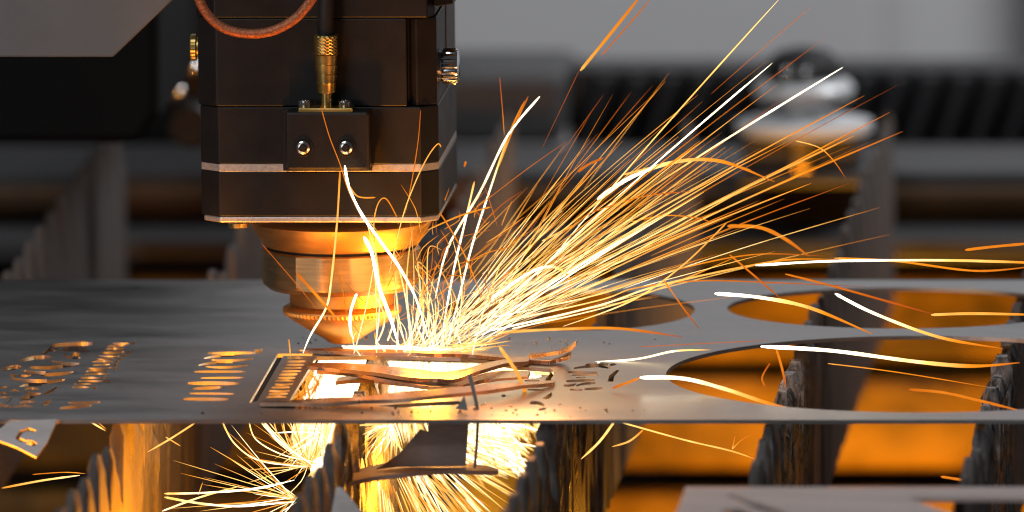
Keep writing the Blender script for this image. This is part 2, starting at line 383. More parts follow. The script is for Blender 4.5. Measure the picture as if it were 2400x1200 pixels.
# ------------------------------------------------------------------ bent strips and offcuts in the opening
def ribbon(name, pts, wd, thick=0.0014, m='strip', nrm=None, parent=None):
    """flat strip following pixel points (px, py, z): width wd along depth"""
    P = []
    for x, y, z, *q in pts: P.append((onz(x, y, z), q[0] if q else 1.0))
    # resample
    Q = []
    for i in range(len(P)-1):
        p0 = P[max(i-1, 0)]; p1 = P[i]; p2 = P[i+1]; p3 = P[min(i+2, len(P)-1)]
        for k in range(6):
            t = k/6; f = lambda a, b_, c, d: 0.5*((2*b_)+(-a+c)*t+(2*a-5*b_+4*c-d)*t*t+(-a+3*b_-3*c+d)*t**3)
            Q.append((f(p0[0], p1[0], p2[0], p3[0]), f(p0[1], p1[1], p2[1], p3[1])))
    Q.append(P[-1])
    rings = []
    for i, (p, s) in enumerate(Q):
        j = 0.0012*noise.noise(p*120)
        wv = Vector((0.0, wd/2*s, 0.0006*noise.noise(p*60))); up = Vector((0, 0, thick/2))
        rings.append([p-wv-up, p+wv-up+Vector((0, j, 0)), p+wv+up+Vector((0, j, 0)), p-wv+up])
    b = MB(); b.quad_strip(rings); return b.build(name, m, parent)
o = ribbon('bent_strip', [(722, 858, 0.001, .5), (800, 862, 0.0005, .9), (880, 868, -0.001), (960, 878, -0.003, 1.1), (1030, 884, -0.004), (1080, 880, -0.002, 1.1), (1130, 864, 0.001), (1190, 850, 0.002, .7), (1240, 846, 0.002, .5)], 0.021)
tag(o, 'sagging strip of sheet bridging the opening under the nozzle', 'metal strip', 'bent strips across the cutting opening')
o = ribbon('bent_strip', [(745, 868, 0.0, .5), (840, 874, -0.002, .8), (920, 886, -0.004), (1010, 899, -0.006, 1.2), (1090, 896, -0.005, 1.1), (1150, 884, -0.001, .8), (1240, 880, 0.0, .6)], 0.021)
tag(o, 'wavy strip of sheet hanging lowest across the middle of the opening', 'metal strip', 'bent strips across the cutting opening')
o = ribbon('torn_strip', [(790, 894, -0.004, .7), (830, 888, -0.004, 1.1), (880, 889, -0.005, .8), (960, 898, -0.006, .7), (1050, 902, -0.006, .5)], 0.016)
tag(o, 'torn ragged strip end resting over the slag crusted slat', 'metal strip', 'bent strips across the cutting opening')
o = ribbon('lifted_strip', [(610, 946, 0.001, .5), (760, 943, 0.0015, .9), (900, 934, 0.003), (1040, 922, 0.005), (1180, 908, 0.004), (1300, 898, 0.001, .5)], 0.013)
tag(o, 'long lifted strip along the front edge of the opening', 'metal strip', 'bent strips across the cutting opening')
o = ribbon('rim_strip', [(712, 822, 0.001, .6), (860, 826, 0.0015), (1000, 829, 0.002), (1100, 832, 0.001), (1200, 842, 0.001), (1290, 850, 0.001, .5)], 0.007)
tag(o, 'narrow strip between the cut line and the opening', 'metal strip', 'bent strips across the cutting opening')
o = ribbon('curled_sliver', [(1240, 834, 0.001, .5), (1290, 829, 0.003), (1320, 822, 0.006), (1342, 812, 0.010), (1352, 802, 0.013, 1.2)], 0.007)
tag(o, 'curled up sliver with a bright tip on the sheet beside the opening', 'metal sliver')
o = ribbon('curled_sliver', [(1285, 850, 0.001, .5), (1315, 841, 0.002), (1338, 832, 0.005, 1.3)], 0.007)
tag(o, 'short curled sliver lying next to the slit letters', 'metal sliver')

def facing_plate(name, poly, Y, thick, m, parent=None, holes=(), tilt=0.0, bevel=0.0):
    """a sheet standing up facing the camera: outline in photo pixels at depth Y"""
    P = [ony(x, y, Y) for x, y in poly]; HP = [[ony(x, y, Y) for x, y in h] for h in holes]
    zc = sum(p.z for p in P)/len(P); xc = sum(p.x for p in P)/len(P)
    o = sheet_mesh(name, [(p.x-xc, p.z-zc) for p in P], [[(p.x-xc, p.z-zc) for p in h] for h in HP], thick, m)
    o.location = (xc, Y, zc); o.rotation_euler = (math.pi/2+tilt, 0, 0)
    if parent: o.parent = parent
    return o
oc = tag(empty('hanging_offcut', ony(1000, 1110, -0.16)), 'curved grey offcut hanging below the sheet in the spark shower', 'offcut')
zo = ony(1000, 1104, -0.16).z; ocm = Matrix.Translation(-oc.location)
w1 = facing_plate('upright_web', [(1003, 974), (1098, 974), (1095, 1040), (1092, 1092), (930, 1094), (880, 1100), (905, 1085), (935, 1064), (962, 1034), (985, 1006), (1003, 1012)], -0.155, 0.0015, 'offcut', tilt=rad(-12))
w1.location -= oc.location; w1.parent = oc
w2 = ribbon('curved_flange', [(802, 1130, zo-.004, 1.3), (840, 1117, zo-.003, 1.4), (900, 1105, zo-.001, 1.3), (960, 1100, zo, 1.1), (1040, 1099, zo, .75), (1110, 1100, zo, .55), (1168, 1106, zo-.001, .2)], 0.026, 0.0017, 'pale')  # paler than the web: light on the upward face put into the colour
w2.location -= oc.location; w2.parent = oc
o = facing_plate('hanging_sliver', [(1117, 975), (1124, 975), (1121, 1040), (1116, 1096), (1109, 1096), (1114, 1040)], -0.165, 0.0014, 'offcut')
tag(o, 'thin upright sliver hanging in the sparks beside the curved offcut', 'metal sliver')
Sc = [(36, 1030), (46, 1010), (66, 1002), (84, 1008), (82, 1014), (66, 1010), (52, 1016), (46, 1028), (60, 1034), (76, 1034), (88, 1042), (84, 1050), (66, 1046), (62, 1040), (76, 1042), (70, 1038), (52, 1040)]
o = facing_plate('scrap_letter_piece', [(-60, 1010), (0, 1004), (20, 985), (132, 980), (112, 1040), (88, 1078), (40, 1052), (0, 1036), (-60, 1030)], -0.20, 0.0015, 'offcut', holes=[Sc], tilt=rad(-35))
tag(o, 'tan scrap piece with a curved letter cut through it, leaning under the sheet', 'offcut')
o = facing_plate('scrap_triangle', [(786, 1138), (800, 1142), (858, 1212), (860, 1260), (770, 1260)], -0.24, 0.0015, 'offcut', tilt=rad(-30))
tag(o, 'grey pointed scrap propped low against the slag crusted slat', 'offcut')
o = facing_plate('upright_sliver', [(1096, 881), (1106, 880), (1118, 930), (1126, 968), (1119, 970), (1108, 926)], -0.165, 0.0012, 'cover', tilt=rad(-10))
tag(o, 'pale thin sliver standing on end at the front of the sheet', 'metal sliver')
o = facing_plate('upright_chip', [(1088, 928), (1095, 952), (1096, 962), (1068, 958), (1078, 946)], -0.172, 0.0012, 'cover', tilt=rad(-15))
tag(o, 'small pale triangular chip lying beside the standing sliver', 'metal chip')

b = MB(); rb = random.Random(5)
for i in range(150):
    px, py = rb.gauss(1040, 260), rb.choice((rb.uniform(948, 978), rb.uniform(790, 818), rb.uniform(880, 975)))
    if not (any(min(q[0] for q in h)-4 < px < max(q[0] for q in h)+4 and min(q[1] for q in h)-2 < py < max(q[1] for q in h)+2 for h in holes_px)):
        p = onz(px, py, 0.0); r = rb.uniform(.0002, .0007); b.lathe([(r, 0.0), (r*.95, r*.5), (r*.55, r*.9), (r*.1, r*1.05)], p.x, p.y, 7)
o = b.build('spatter_beads', 'slag', smooth=60); o['kind'] = 'stuff'; tag(o, 'tiny dark spatter beads scattered on the sheet round the cut', 'spatter')
# second sheet nearer the camera, lying on the slats
ol = pl([(1607, 1141), (3000, 1141), (2900, 1330), (1540, 1330)])
hl = [pl([(2128, 1166), (2700, 1166), (2650, 1300), (2390, 1300), (2250, 1212)]), pl([(1704, 1162), (1718, 1159), (1790, 1180), (1850, 1203), (1835, 1210), (1770, 1190)]), pl([(1692, 1195), (1740, 1192), (1800, 1215), (1780, 1230), (1700, 1215)])]
o = sheet_mesh('front_sheet', ol, hl, 0.0015, 'pale', -0.00075)
tag(o, 'pale slotted sheet lying on the slats before the large sheet', 'metal sheet')

# ------------------------------------------------------------------ laser head
head = tag(empty('laser_head', (0, 0, 0.001)), 'black laser cutting head with brass connector and conical copper nozzle', 'laser head')
head.location = (0, 0, 0)
YF = -0.050; YB = 0.050
def hx(px, Y=YF, py=300): return ony(px, py, Y).x
def hz(py, Y=YF): return ony(760, py, Y).z
CH = 0.007
def plan(xl, xfl, xfr, xr, yf=YF, yb=YB):
    return [(hx(xfl), yf), (hx(xfr), yf), (hx(xr, yf+CH), yf+CH), (hx(xr, yf+CH), yb), (hx(xl, yf+CH), yb), (hx(xl, yf+CH), yf+CH)]
base = plan(470, 512, 986, 1028)
def hpart(name, m, poly, ya, yb_, bv=0.0005, parent=None):
    b = MB(); b.prism(poly, hz(yb_), hz(ya)); return b.build(name, m, parent or head, bevel=bv)
def inset(poly, d):
    cx = sum(p[0] for p in poly)/len(poly); cy = sum(p[1] for p in poly)/len(poly)
    return [(x-math.copysign(d, x-cx), y-math.copysign(d, y-cy)) for x, y in poly]
upper = plan(466, 508, 956, 1027)
hpart('top_housing', 'black', plan(463, 505, 1004, 1022), -140, 42)
hpart('upper_housing', 'black', [(hx(508), YF), (hx(955), YF), (hx(955), YF+0.004), (hx(962), YF+0.004), (hx(977), YF+0.001), (hx(1022), YF+CH-0.001), (hx(1026, YF+CH), YF+CH), (hx(1026, YF+CH), YB-0.02), (hx(466, YF+CH), YB-0.02), (hx(466, YF+CH), YF+CH)], 43.5, 249.5)
hpart('lower_housing', 'black', base, 251, 385)
hpart('trim_band', 'alu', inset(base, -0.0002), 385.2, 402.5, 0.0002)
hpart('base_housing', 'black', base, 402.8, 508)
hpart('base_flange', 'alu', plan(476, 513, 984, 1026), 508.2, 522, 0.0006)
b = MB(); b.box(hx(1031, 0.0), hx(1067, 0.04), 0.0, 0.045, hz(240), hz(-120)); b.build('side_rail', 'frame', head, bevel=0.0006)
b = MB(); b.prism([(hx(1020), YF+0.002), (hx(1060), YF+0.01), (hx(1078), 0.03), (hx(1020), 0.03)], hz(18), hz(-120)); b.build('side_bracket', 'black', head, bevel=0.0006)
# sensor bracket
YB2 = YF-0.012
b = MB(); b.box(hx(670, YB2), hx(866, YB2), YB2, YF-0.0002, hz(400, YB2), hz(262, YB2)); br = b.build('sensor_bracket', 'black_bracket', head, bevel=0.0012)
b = MB(); b.box(hx(664, YF), hx(872, YF), YF-0.003, YF-0.0001, hz(398, YF), hz(254, YF)); b.build('backing_plate', 'black_bracket', br, bevel=0.0003)
for px in (710.5, 811):
    X = hx(px, YB2); Z = hz(345, YB2)
    b = MB(); b.lathe_y([(0.0037, 0.0), (0.0039, -0.0003), (0.0036, -0.0005), (0.0031, -0.0003)], X, YB2, Z, 32); rg = b.build('screw_recess', 'dark', br, smooth=30)
    b = MB(); b.lathe_y([(0.0029, 0.0), (0.0029, -0.0007), (0.0026, -0.0014), (0.0019, -0.0018), (0.0015, -0.0019), (0.0013, -0.0010), (0.0004, -0.0008)], X, YB2-0.0003, Z, 32); b.build('screw', 'steel', br, smooth=30)
    b = MB(); b.lathe_y([(0.0013, 0), (0.0012, -0.0001)], X, YB2-0.00195, Z, 6); b.build('hex_socket', 'dark', br)
# brass connector
XC = hx(763, YB2); YC = YB2+0.006
zt = lambda py: hz(py, YC)
con = MB(); 
def knurl(k, j, t=None): return 1.0-(0.035 if j % 2 else 0.0)
b = MB(); n = 56
prof = [(0.0043, zt(127)), (0.0048, zt(125))]+[(0.0048, zt(125-i*1.9)) for i in range(1, 22)]+[(0.0046, zt(82)), (0.0036, zt(80.5))]
b.lathe(prof, XC, YC, n, lambda k, j, t: 1.0-(0.045 if (j+k) % 4 in (0,) else 0.0)-(0.03 if (j-k) % 4 == 0 else 0)); kn = b.build('knurled_cap', 'brass', head, smooth=20)
b = MB(); pr = [(0.0026, zt(218)), (0.0036, zt(216)), (0.0038, zt(196))]
for y_, r_ in ((192, .0039), (172, .0040), (150, .0042)):
    pr += [(r_, zt(y_+1.5)), (r_-0.0003, zt(y_+1)), (r_-0.0003, zt(y_-1)), (r_, zt(y_-1.5))]
pr += [(0.0045, zt(127.5)), (0.003, zt(127.2))]
b.lathe(pr, XC, YC, 48); b.build('ringed_body', 'brass', head, smooth=25)
b = MB(); b.lathe([(0.0022, zt(251)), (0.0022, zt(217))], XC, YC, 32); b.build('stem', 'brass', head, smooth=30)
b = MB(); b.box(hx(699, YB2), hx(827, YB2), YB2+0.0008, YB2+0.0110, hz(266, YB2), hz(254, YB2)); b.build('connector_flange', 'brass', head, bevel=0.0005)
for px in (715, 809):
    X = hx(px, YC); b = MB(); z0 = hz(253.5, YC); b.lathe([(0.0026, z0), (0.0027, z0+0.0003), (0.0027, z0+0.0026), (0.0024, z0+0.0030), (0.0014, z0+0.0030), (0.0013, z0+0.0016)], X, YC, 40, lambda k, j, t: 1-(0.03 if j % 2 else 0)); b.build('cap_screw', 'steel', head, smooth=20)
b = MB(); b.tube([Vector((XC, YC, zt(82))), Vector((XC+0.0002, YC, zt(40))), Vector((XC+0.0006, YC+0.001, zt(-20))), Vector((XC+0.001, YC+0.002, zt(-120)))], [0.0032]*4, 16); b.build('signal_cable', 'rubber', head, smooth=40)
# thumb screws on the sides
X0 = hx(1031, -0.030); Zk = ony(1050, 155, -0.030).z
b = MB(); b.lathe_x([(0.0024, -0.0022), (0.0024, -0.0004)], X0, -0.030, Zk, 24); ts = b.build('thumb_screw_pin', 'steel', head, smooth=30)
b = MB(); b.lathe_x([(0.0060, -0.0004), (0.0060, 0.0012), (0.0067, 0.0014), (0.0070, 0.0020), (0.0070, 0.0066), (0.0066, 0.0074), (0.0050, 0.0078)], X0, -0.030, Zk, 80, lambda k, j: 1-(0.05 if k in (3, 4) and j % 4 in (0, 1) else 0)); b.build('thumb_screw', 'chrome', head, smooth=20)
X1 = hx(466, -0.030); b = MB(); Zl = ony(455, 111, -0.03).z; b.lathe_x([(0.0048, -0.0028), (0.0053, -0.0024), (0.0053, -0.0006), (0.0040, -0.0002), (0.0040, 0.0010)], X1, -0.030, Zl, 60, lambda k, j: 1-(0.03 if k in (1, 2) and j % 4 in (0, 1) else 0)); b.build('side_knob', 'brass', head, smooth=20)
b = MB(); zf = hz(522.2, -0.03); b.lathe([(0.0030, zf-0.0021), (0.0038, zf-0.0016), (0.0040, zf)], hx(555, -0.030), -0.030, 32); b.build('flange_screw', 'brass', head, smooth=30)
# nozzle group on the beam axis
NX, NY = onz(806, 806, 0).x, 0.0
nz = lambda py: ony(812, py, 0.0).z
pxm = lambda p: p/ (FPX/DIST)
def lathe(name, m, prof, parent=head, n=96, mod=None, smooth=30):
    b = MB(); b.lathe([(pxm(r), nz(y)) for r, y in prof], NX, NY, n, mod); return b.build(name, m, parent, smooth=smooth)
lathe('neck_cone', 'neck', [(214, 515), (211, 524), (198, 545), (184, 566), (180, 571), (150, 572)])
lathe('neck_groove', 'dark', [(176, 566), (176, 584)])
lathe('ring_nut', 'ring', [(150, 577), (180, 577.5), (187, 581), (187, 652), (184, 660), (170, 672), (120, 675)], n=120, mod=lambda k, j, t: 1-(0.016*abs(math.sin(t*9))**0.7 if k in (2, 3) else 0), smooth=14)
lathe('nozzle_holder', 'neck', [(122, 674), (122, 708), (118, 713), (118, 718)])
lathe('nozzle_rim', 'copper', [(118, 713), (132, 715), (138.5, 719), (139, 723)])
lathe('nozzle_knurl', 'copper', [(139, 723.2), (139, 729), (136, 733)], n=160, mod=lambda k, j, t: 1-(0.022 if j % 2 and k < 2 else 0), smooth=10)
lathe('nozzle_tip', 'copper', [(137, 732), (134, 735), (90, 764), (42, 793), (34, 800), (24, 803.5), (8, 804), (7, 790)])
# copper braided hose
HY = -0.085
hp = [(452, -60), (463, -10), (490, 38), (530, 68), (585, 79), (640, 72), (690, 45), (722, 10), (742, -25), (755, -70)]
def crm(P, k=8):
    Q = []
    for i in range(len(P)-1):
        p0, p1, p2, p3 = P[max(i-1, 0)], P[i], P[i+1], P[min(i+2, len(P)-1)]
        for q in range(k):
            t = q/k; Q.append(0.5*((2*p1)+(-p0+p2)*t+(2*p0-5*p1+4*p2-p3)*t*t+(-p0+3*p1-3*p2+p3)*t**3))
    Q.append(P[-1]); return Q
pts = crm([ony(x, y, HY+(0.0 if i else 0)) for i, (x, y) in enumerate(hp)], 30)
b = MB(); rings = []
for i, p in enumerate(pts):
    t = (pts[min(i+1, len(pts)-1)]-pts[max(i-1, 0)]).normalized(); a = t.cross(Vector((0, 1, 0))).normalized(); c = t.cross(a)
    rings.append([p+(a*math.cos(2*math.pi*j/24)+c*math.sin(2*math.pi*j/24))*(0.00195-(0.00012 if (j+i) % 4 < 2 else 0)-(0.00008 if (j-i) % 4 < 2 else 0)) for j in range(24)])
b.quad_strip(rings); o = b.build('braided_hose', 'hose', smooth=40)
tag(o, 'copper braided hose hanging in a loop before the black head', 'hose')

# ------------------------------------------------------------------ machine parts around the head
def fp(name, poly, Y, thick, m, bevel=0.001):
    P = [ony(x, y, Y) for x, y in poly]
    b = MB(); b.quad_strip([[(p.x, Y, p.z) for p in P], [(p.x, Y+thick, p.z) for p in P]]); return b.build(name, m, bevel=bevel)
o = fp('gantry_cover', [(-300, -200), (545, -200), (405, 0), (265, 134), (-300, 134)], -0.03, 0.004, 'cover', 0.0007)
tag(o, 'flat grey sheet metal cover with a slanted corner beside the head', 'machine cover')
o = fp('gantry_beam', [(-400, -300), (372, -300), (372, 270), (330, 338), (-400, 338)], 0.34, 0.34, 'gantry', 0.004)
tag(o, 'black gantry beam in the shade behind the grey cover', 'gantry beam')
mt = tag(empty('rear_motor_mount', ony(425, 330, 0.56)), 'out of focus grey mount with bright bolts behind the head', 'bracket')
mo = mt.location
P0 = ony(385, -200, 0.56); P1 = ony(640, 330, 0.56)
b = MB(); b.box(P0.x-mo.x, P1.x-mo.x, 0, 0.03, 0, P0.z-mo.z); b.build('mount_plate', 'frame', mt, bevel=0.002)
for (px, py) in ((413, 215), (449, 158)):
    p = ony(px, py, 0.56); b = MB(); b.lathe_y([(0.0042, 0.0), (0.0042, -0.003), (0.003, -0.0045), (0.001, -0.005)], p.x-mo.x, -0.0005, p.z-mo.z, 24); b.build('bolt', 'chrome', mt, smooth=35)
b = MB(); p = ony(420, 300, 0.54); b.lathe_y([(0.010, 0.0), (0.010, -0.01), (0.008, -0.013)], p.x-mo.x+0.004, -0.001, p.z-mo.z, 32); b.build('hub', 'frame', mt, smooth=30)
# bellows way cover behind the bed
bel = tag(empty('bellows_cover', ony(1700, 352, 0.94)), 'black folded bellows guarding the guide rail behind the bed', 'bellows')
bo = bel.location
zt_, zb_ = ony(1700, 182, 0.94).z-bo.z, 0.0
xl_, xr_ = ony(1330, 300, 0.94).x-bo.x, ony(2700, 300, 0.94).x-bo.x
b = MB(); b.box(xl_, xr_, 0.012, 0.05, zb_, zt_+0.002); b.build('backing', 'bellow', bel)
NF = 18; pw = (xr_-xl_)/NF
for k in range(NF):
    x = xl_+k*pw; lean = 0.010
    b = MB(); b.quad_strip([[(x+0.0005, 0.0118, zb_), (x+pw*0.5, -0.004, zb_), (x+pw-0.0005, 0.0118, zb_)], [(x+0.0005+lean, 0.0118, zt_), (x+pw*0.5+lean, -0.004, zt_), (x+pw-0.0005+lean, 0.0118, zt_)]]); fo = b.build('fold', 'bellow', bel)
    b = MB(); b.quad_strip([[(x+pw*0.5-0.0014, -0.0052, zb_), (x+pw*0.5+0.0014, -0.0052, zb_), (x+pw*0.5+0.0014, -0.0036, zb_), (x+pw*0.5-0.0014, -0.0036, zb_)], [(x+pw*0.5-0.0014+lean, -0.0052, zt_), (x+pw*0.5+0.0014+lean, -0.0052, zt_), (x+pw*0.5+0.0014+lean, -0.0036, zt_), (x+pw*0.5-0.0014+lean, -0.0036, zt_)]]); b.build('stiffener', 'bellow_edge', fo)
P0 = ony(1010, 176, 0.92); P1 = ony(1322, 340, 0.92)
b = MB(); b.box(P0.x, P1.x, 0.92, 1.01, P1.z, P0.z); o = b.build('guide_end_block', 'block', bevel=0.004); tag(o, 'dark grey end block out of focus behind the head, next to the bellows', 'machine block')
P0 = ony(-300, -400, 0.90); P1 = ony(1000, 345, 0.90)  # added black box: fills the left rear with dark and shades the ledge
b = MB(); b.box(P0.x, P1.x, 0.90, 1.02, P1.z, P0.z); o = b.build('rear_dark_filler', 'gantry', bevel=0.004); tag(o, 'flat black filler added to darken the space behind the head and gantry beam', 'machine cover')
rl = tag(empty('guide_rail', ony(1700, 360, 0.90)), 'grey guide rail bar with a bright bolt below the bellows', 'rail'); ro = rl.location
b = MB(); b.box(xl_-0.055, xr_, 0, 0.012, ony(1700, 420, 0.90).z-ro.z, 0); b.build('rail_bar', 'frame', rl, bevel=0.002)
p = ony(2140, 385, 0.895); b = MB(); b.lathe_y([(0.0055, 0.006), (0.0055, -0.003), (0.004, -0.006), (0.001, -0.007)], p.x-ro.x, -0.0065, p.z-ro.z, 24); b.build('bolt', 'chrome', rl, smooth=35)
# tall clamp on the rear rail
CYc = 0.752; cpx = 1885
cl = tag(empty('rear_clamp', ony(cpx, 425, CYc)), 'out of focus shiny metal clamp with a domed knob on the rear ledge', 'clamp'); co = cl.location
def cz(py): return ony(cpx, py, CYc).z-co.z
k_ = pxm(1)*1.11
def clathe(name, m, prof, dx=0): b = MB(); b.lathe([(r*k_, cz(y)) for r, y in prof], dx*k_, 0, 48); return b.build(name, m, cl, smooth=30)
b = MB(); b.box(-150*k_, 150*k_, -0.02, 0.03, cz(425), cz(392)); b.build('base', 'frame', cl, bevel=0.002)
b = MB(); b.box(-140*k_, 135*k_, -0.016, 0.026, cz(391.5), cz(312)); b.build('body', 'frame', cl, bevel=0.003)
b = MB(); b.box(-22*k_, 22*k_, -0.022, -0.0165, cz(385), cz(318)); b.build('reflection_strip', 'brass', cl, bevel=0.001)  # orange reflection on the body, put in as a brass strip
clathe('flange', 'clampm', [(140, 311), (160, 305), (160, 285), (120, 276), (60, 272)])
clathe('column', 'clampm', [(62, 271.5), (50, 250), (50, 236)])
clathe('collar', 'clampm', [(60, 235.5), (112, 228), (118, 205), (108, 190), (80, 182)])
clathe('dome', 'rubber', [(84, 181.5), (92, 170), (88, 145), (64, 122), (30, 112), (6, 110)])
for dx in (-32, 14):  # bright highlights of the dome, shaped as small chrome studs
    b = MB(); b.lathe([(16*k_, cz(172)), (17*k_, cz(160)), (13*k_, cz(150)), (4*k_, cz(146))], dx*k_, -0.0165, 24); b.build('dome_highlight', 'chrome', cl, smooth=35)
#SPARKS
# ------------------------------------------------------------------ sparks
PXM = pxm(1)
def spark_path(P, Ya, Yb, k=7):
    n = len(P)
    return crm([ony(x, y, Ya+(Yb-Ya)*i/max(1, n-1)) for i, (x, y) in enumerate(P)], k)
def heat_at(hs, u):
    x = u*(len(hs)-1); i = min(int(x), len(hs)-2); return hs[i]+(hs[i+1]-hs[i])*(x-i)
def add_spark(b, P, wpx, hs, Ya, Yb=None, tip=0.35, k=7, n=6, root=1.0):
    pts = spark_path(P, Ya, Ya if Yb is None else Yb, k); N = len(pts)
    sd = random.random()*99
    rs = [wpx*PXM/2*(1+0.22*noise.noise(Vector((i*0.55, sd, 0))))*max(0.12, min(1, min((i/(N-1))/max(tip*0.25, 1e-3)+0.35, (1-i/(N-1))/max(tip, 1e-3)+0.18))) for i in range(N)]
    rs = [r*(root+(1-root)*min(1, i/(N-1)/0.6)) for i, r in enumerate(rs)]
    b.tube(pts, rs, n, [heat_at(hs, i/(N-1))*(1+0.10*noise.noise(Vector((i*0.7, sd, 5)))) for i in range(N)])
nsp = 0
WS = 0.70
def spark(P, w, hs, label, group, Y=-0.03, Y2=None, tip=0.3, root=1.0):
    global nsp; nsp += 1
    b = MB(); add_spark(b, P, w*WS, hs, Y, Y2, tip, root=root); o = b.build('spark', 'spark', smooth=180); tag(o, label, 'spark', group); return o
def look(P, w, hs):
    t = 'hair thin' if w < 2 else 'thin' if w < 3 else 'slender' if w < 4.3 else 'stout' if w < 6 else 'thick'
    c = 'white hot' if sum(hs)/len(hs) > .85 else 'pale yellow' if sum(hs)/len(hs) > .7 else 'golden' if sum(hs)/len(hs) > .52 else 'orange' if sum(hs)/len(hs) > .38 else 'dull orange'
    x, y = max(P, key=lambda p: p[0]) if P[-1][0] > P[0][0]+60 or P[0][0] > P[-1][0]+60 else min(P, key=lambda p: p[1])
    if y < 165: e = 'ending high before the pale wall'
    elif x > 1740 and y < 430: e = 'ending before the shiny rear clamp'
    elif y < 345 and x > 1262: e = 'ending before the black bellows'
    elif y < 345: e = 'ending above the dark end block'
    elif x > 1262 and y < 425: e = 'ending before the grey guide rail'
    elif x > 1262 and y < 560: e = 'ending before the bed ledges'
    elif x > 1262 and y < 660: e = 'ending above the sheet\'s rear edge'
    elif x > 1040 and y < 560: e = 'ending beside the black housing'
    elif x > 1040: e = 'ending over the middle round hole'
    elif y < 525: e = 'ending before the base flange'
    elif y < 580: e = 'ending before the neck cone'
    elif y < 690: e = 'ending level with the ring nut'
    else: e = 'ending level with the nozzle cone'
    return t+' '+c+' spark', e
WO = (1, .95, .8, .5, .35); OO = (.55, .5, .42, .3); YW = (.7, .8, .75, .6); YY = (.75, .68, .55); TH = (.35, .45, .4, .2); W2 = (.7, .9, 1, .9, .7)
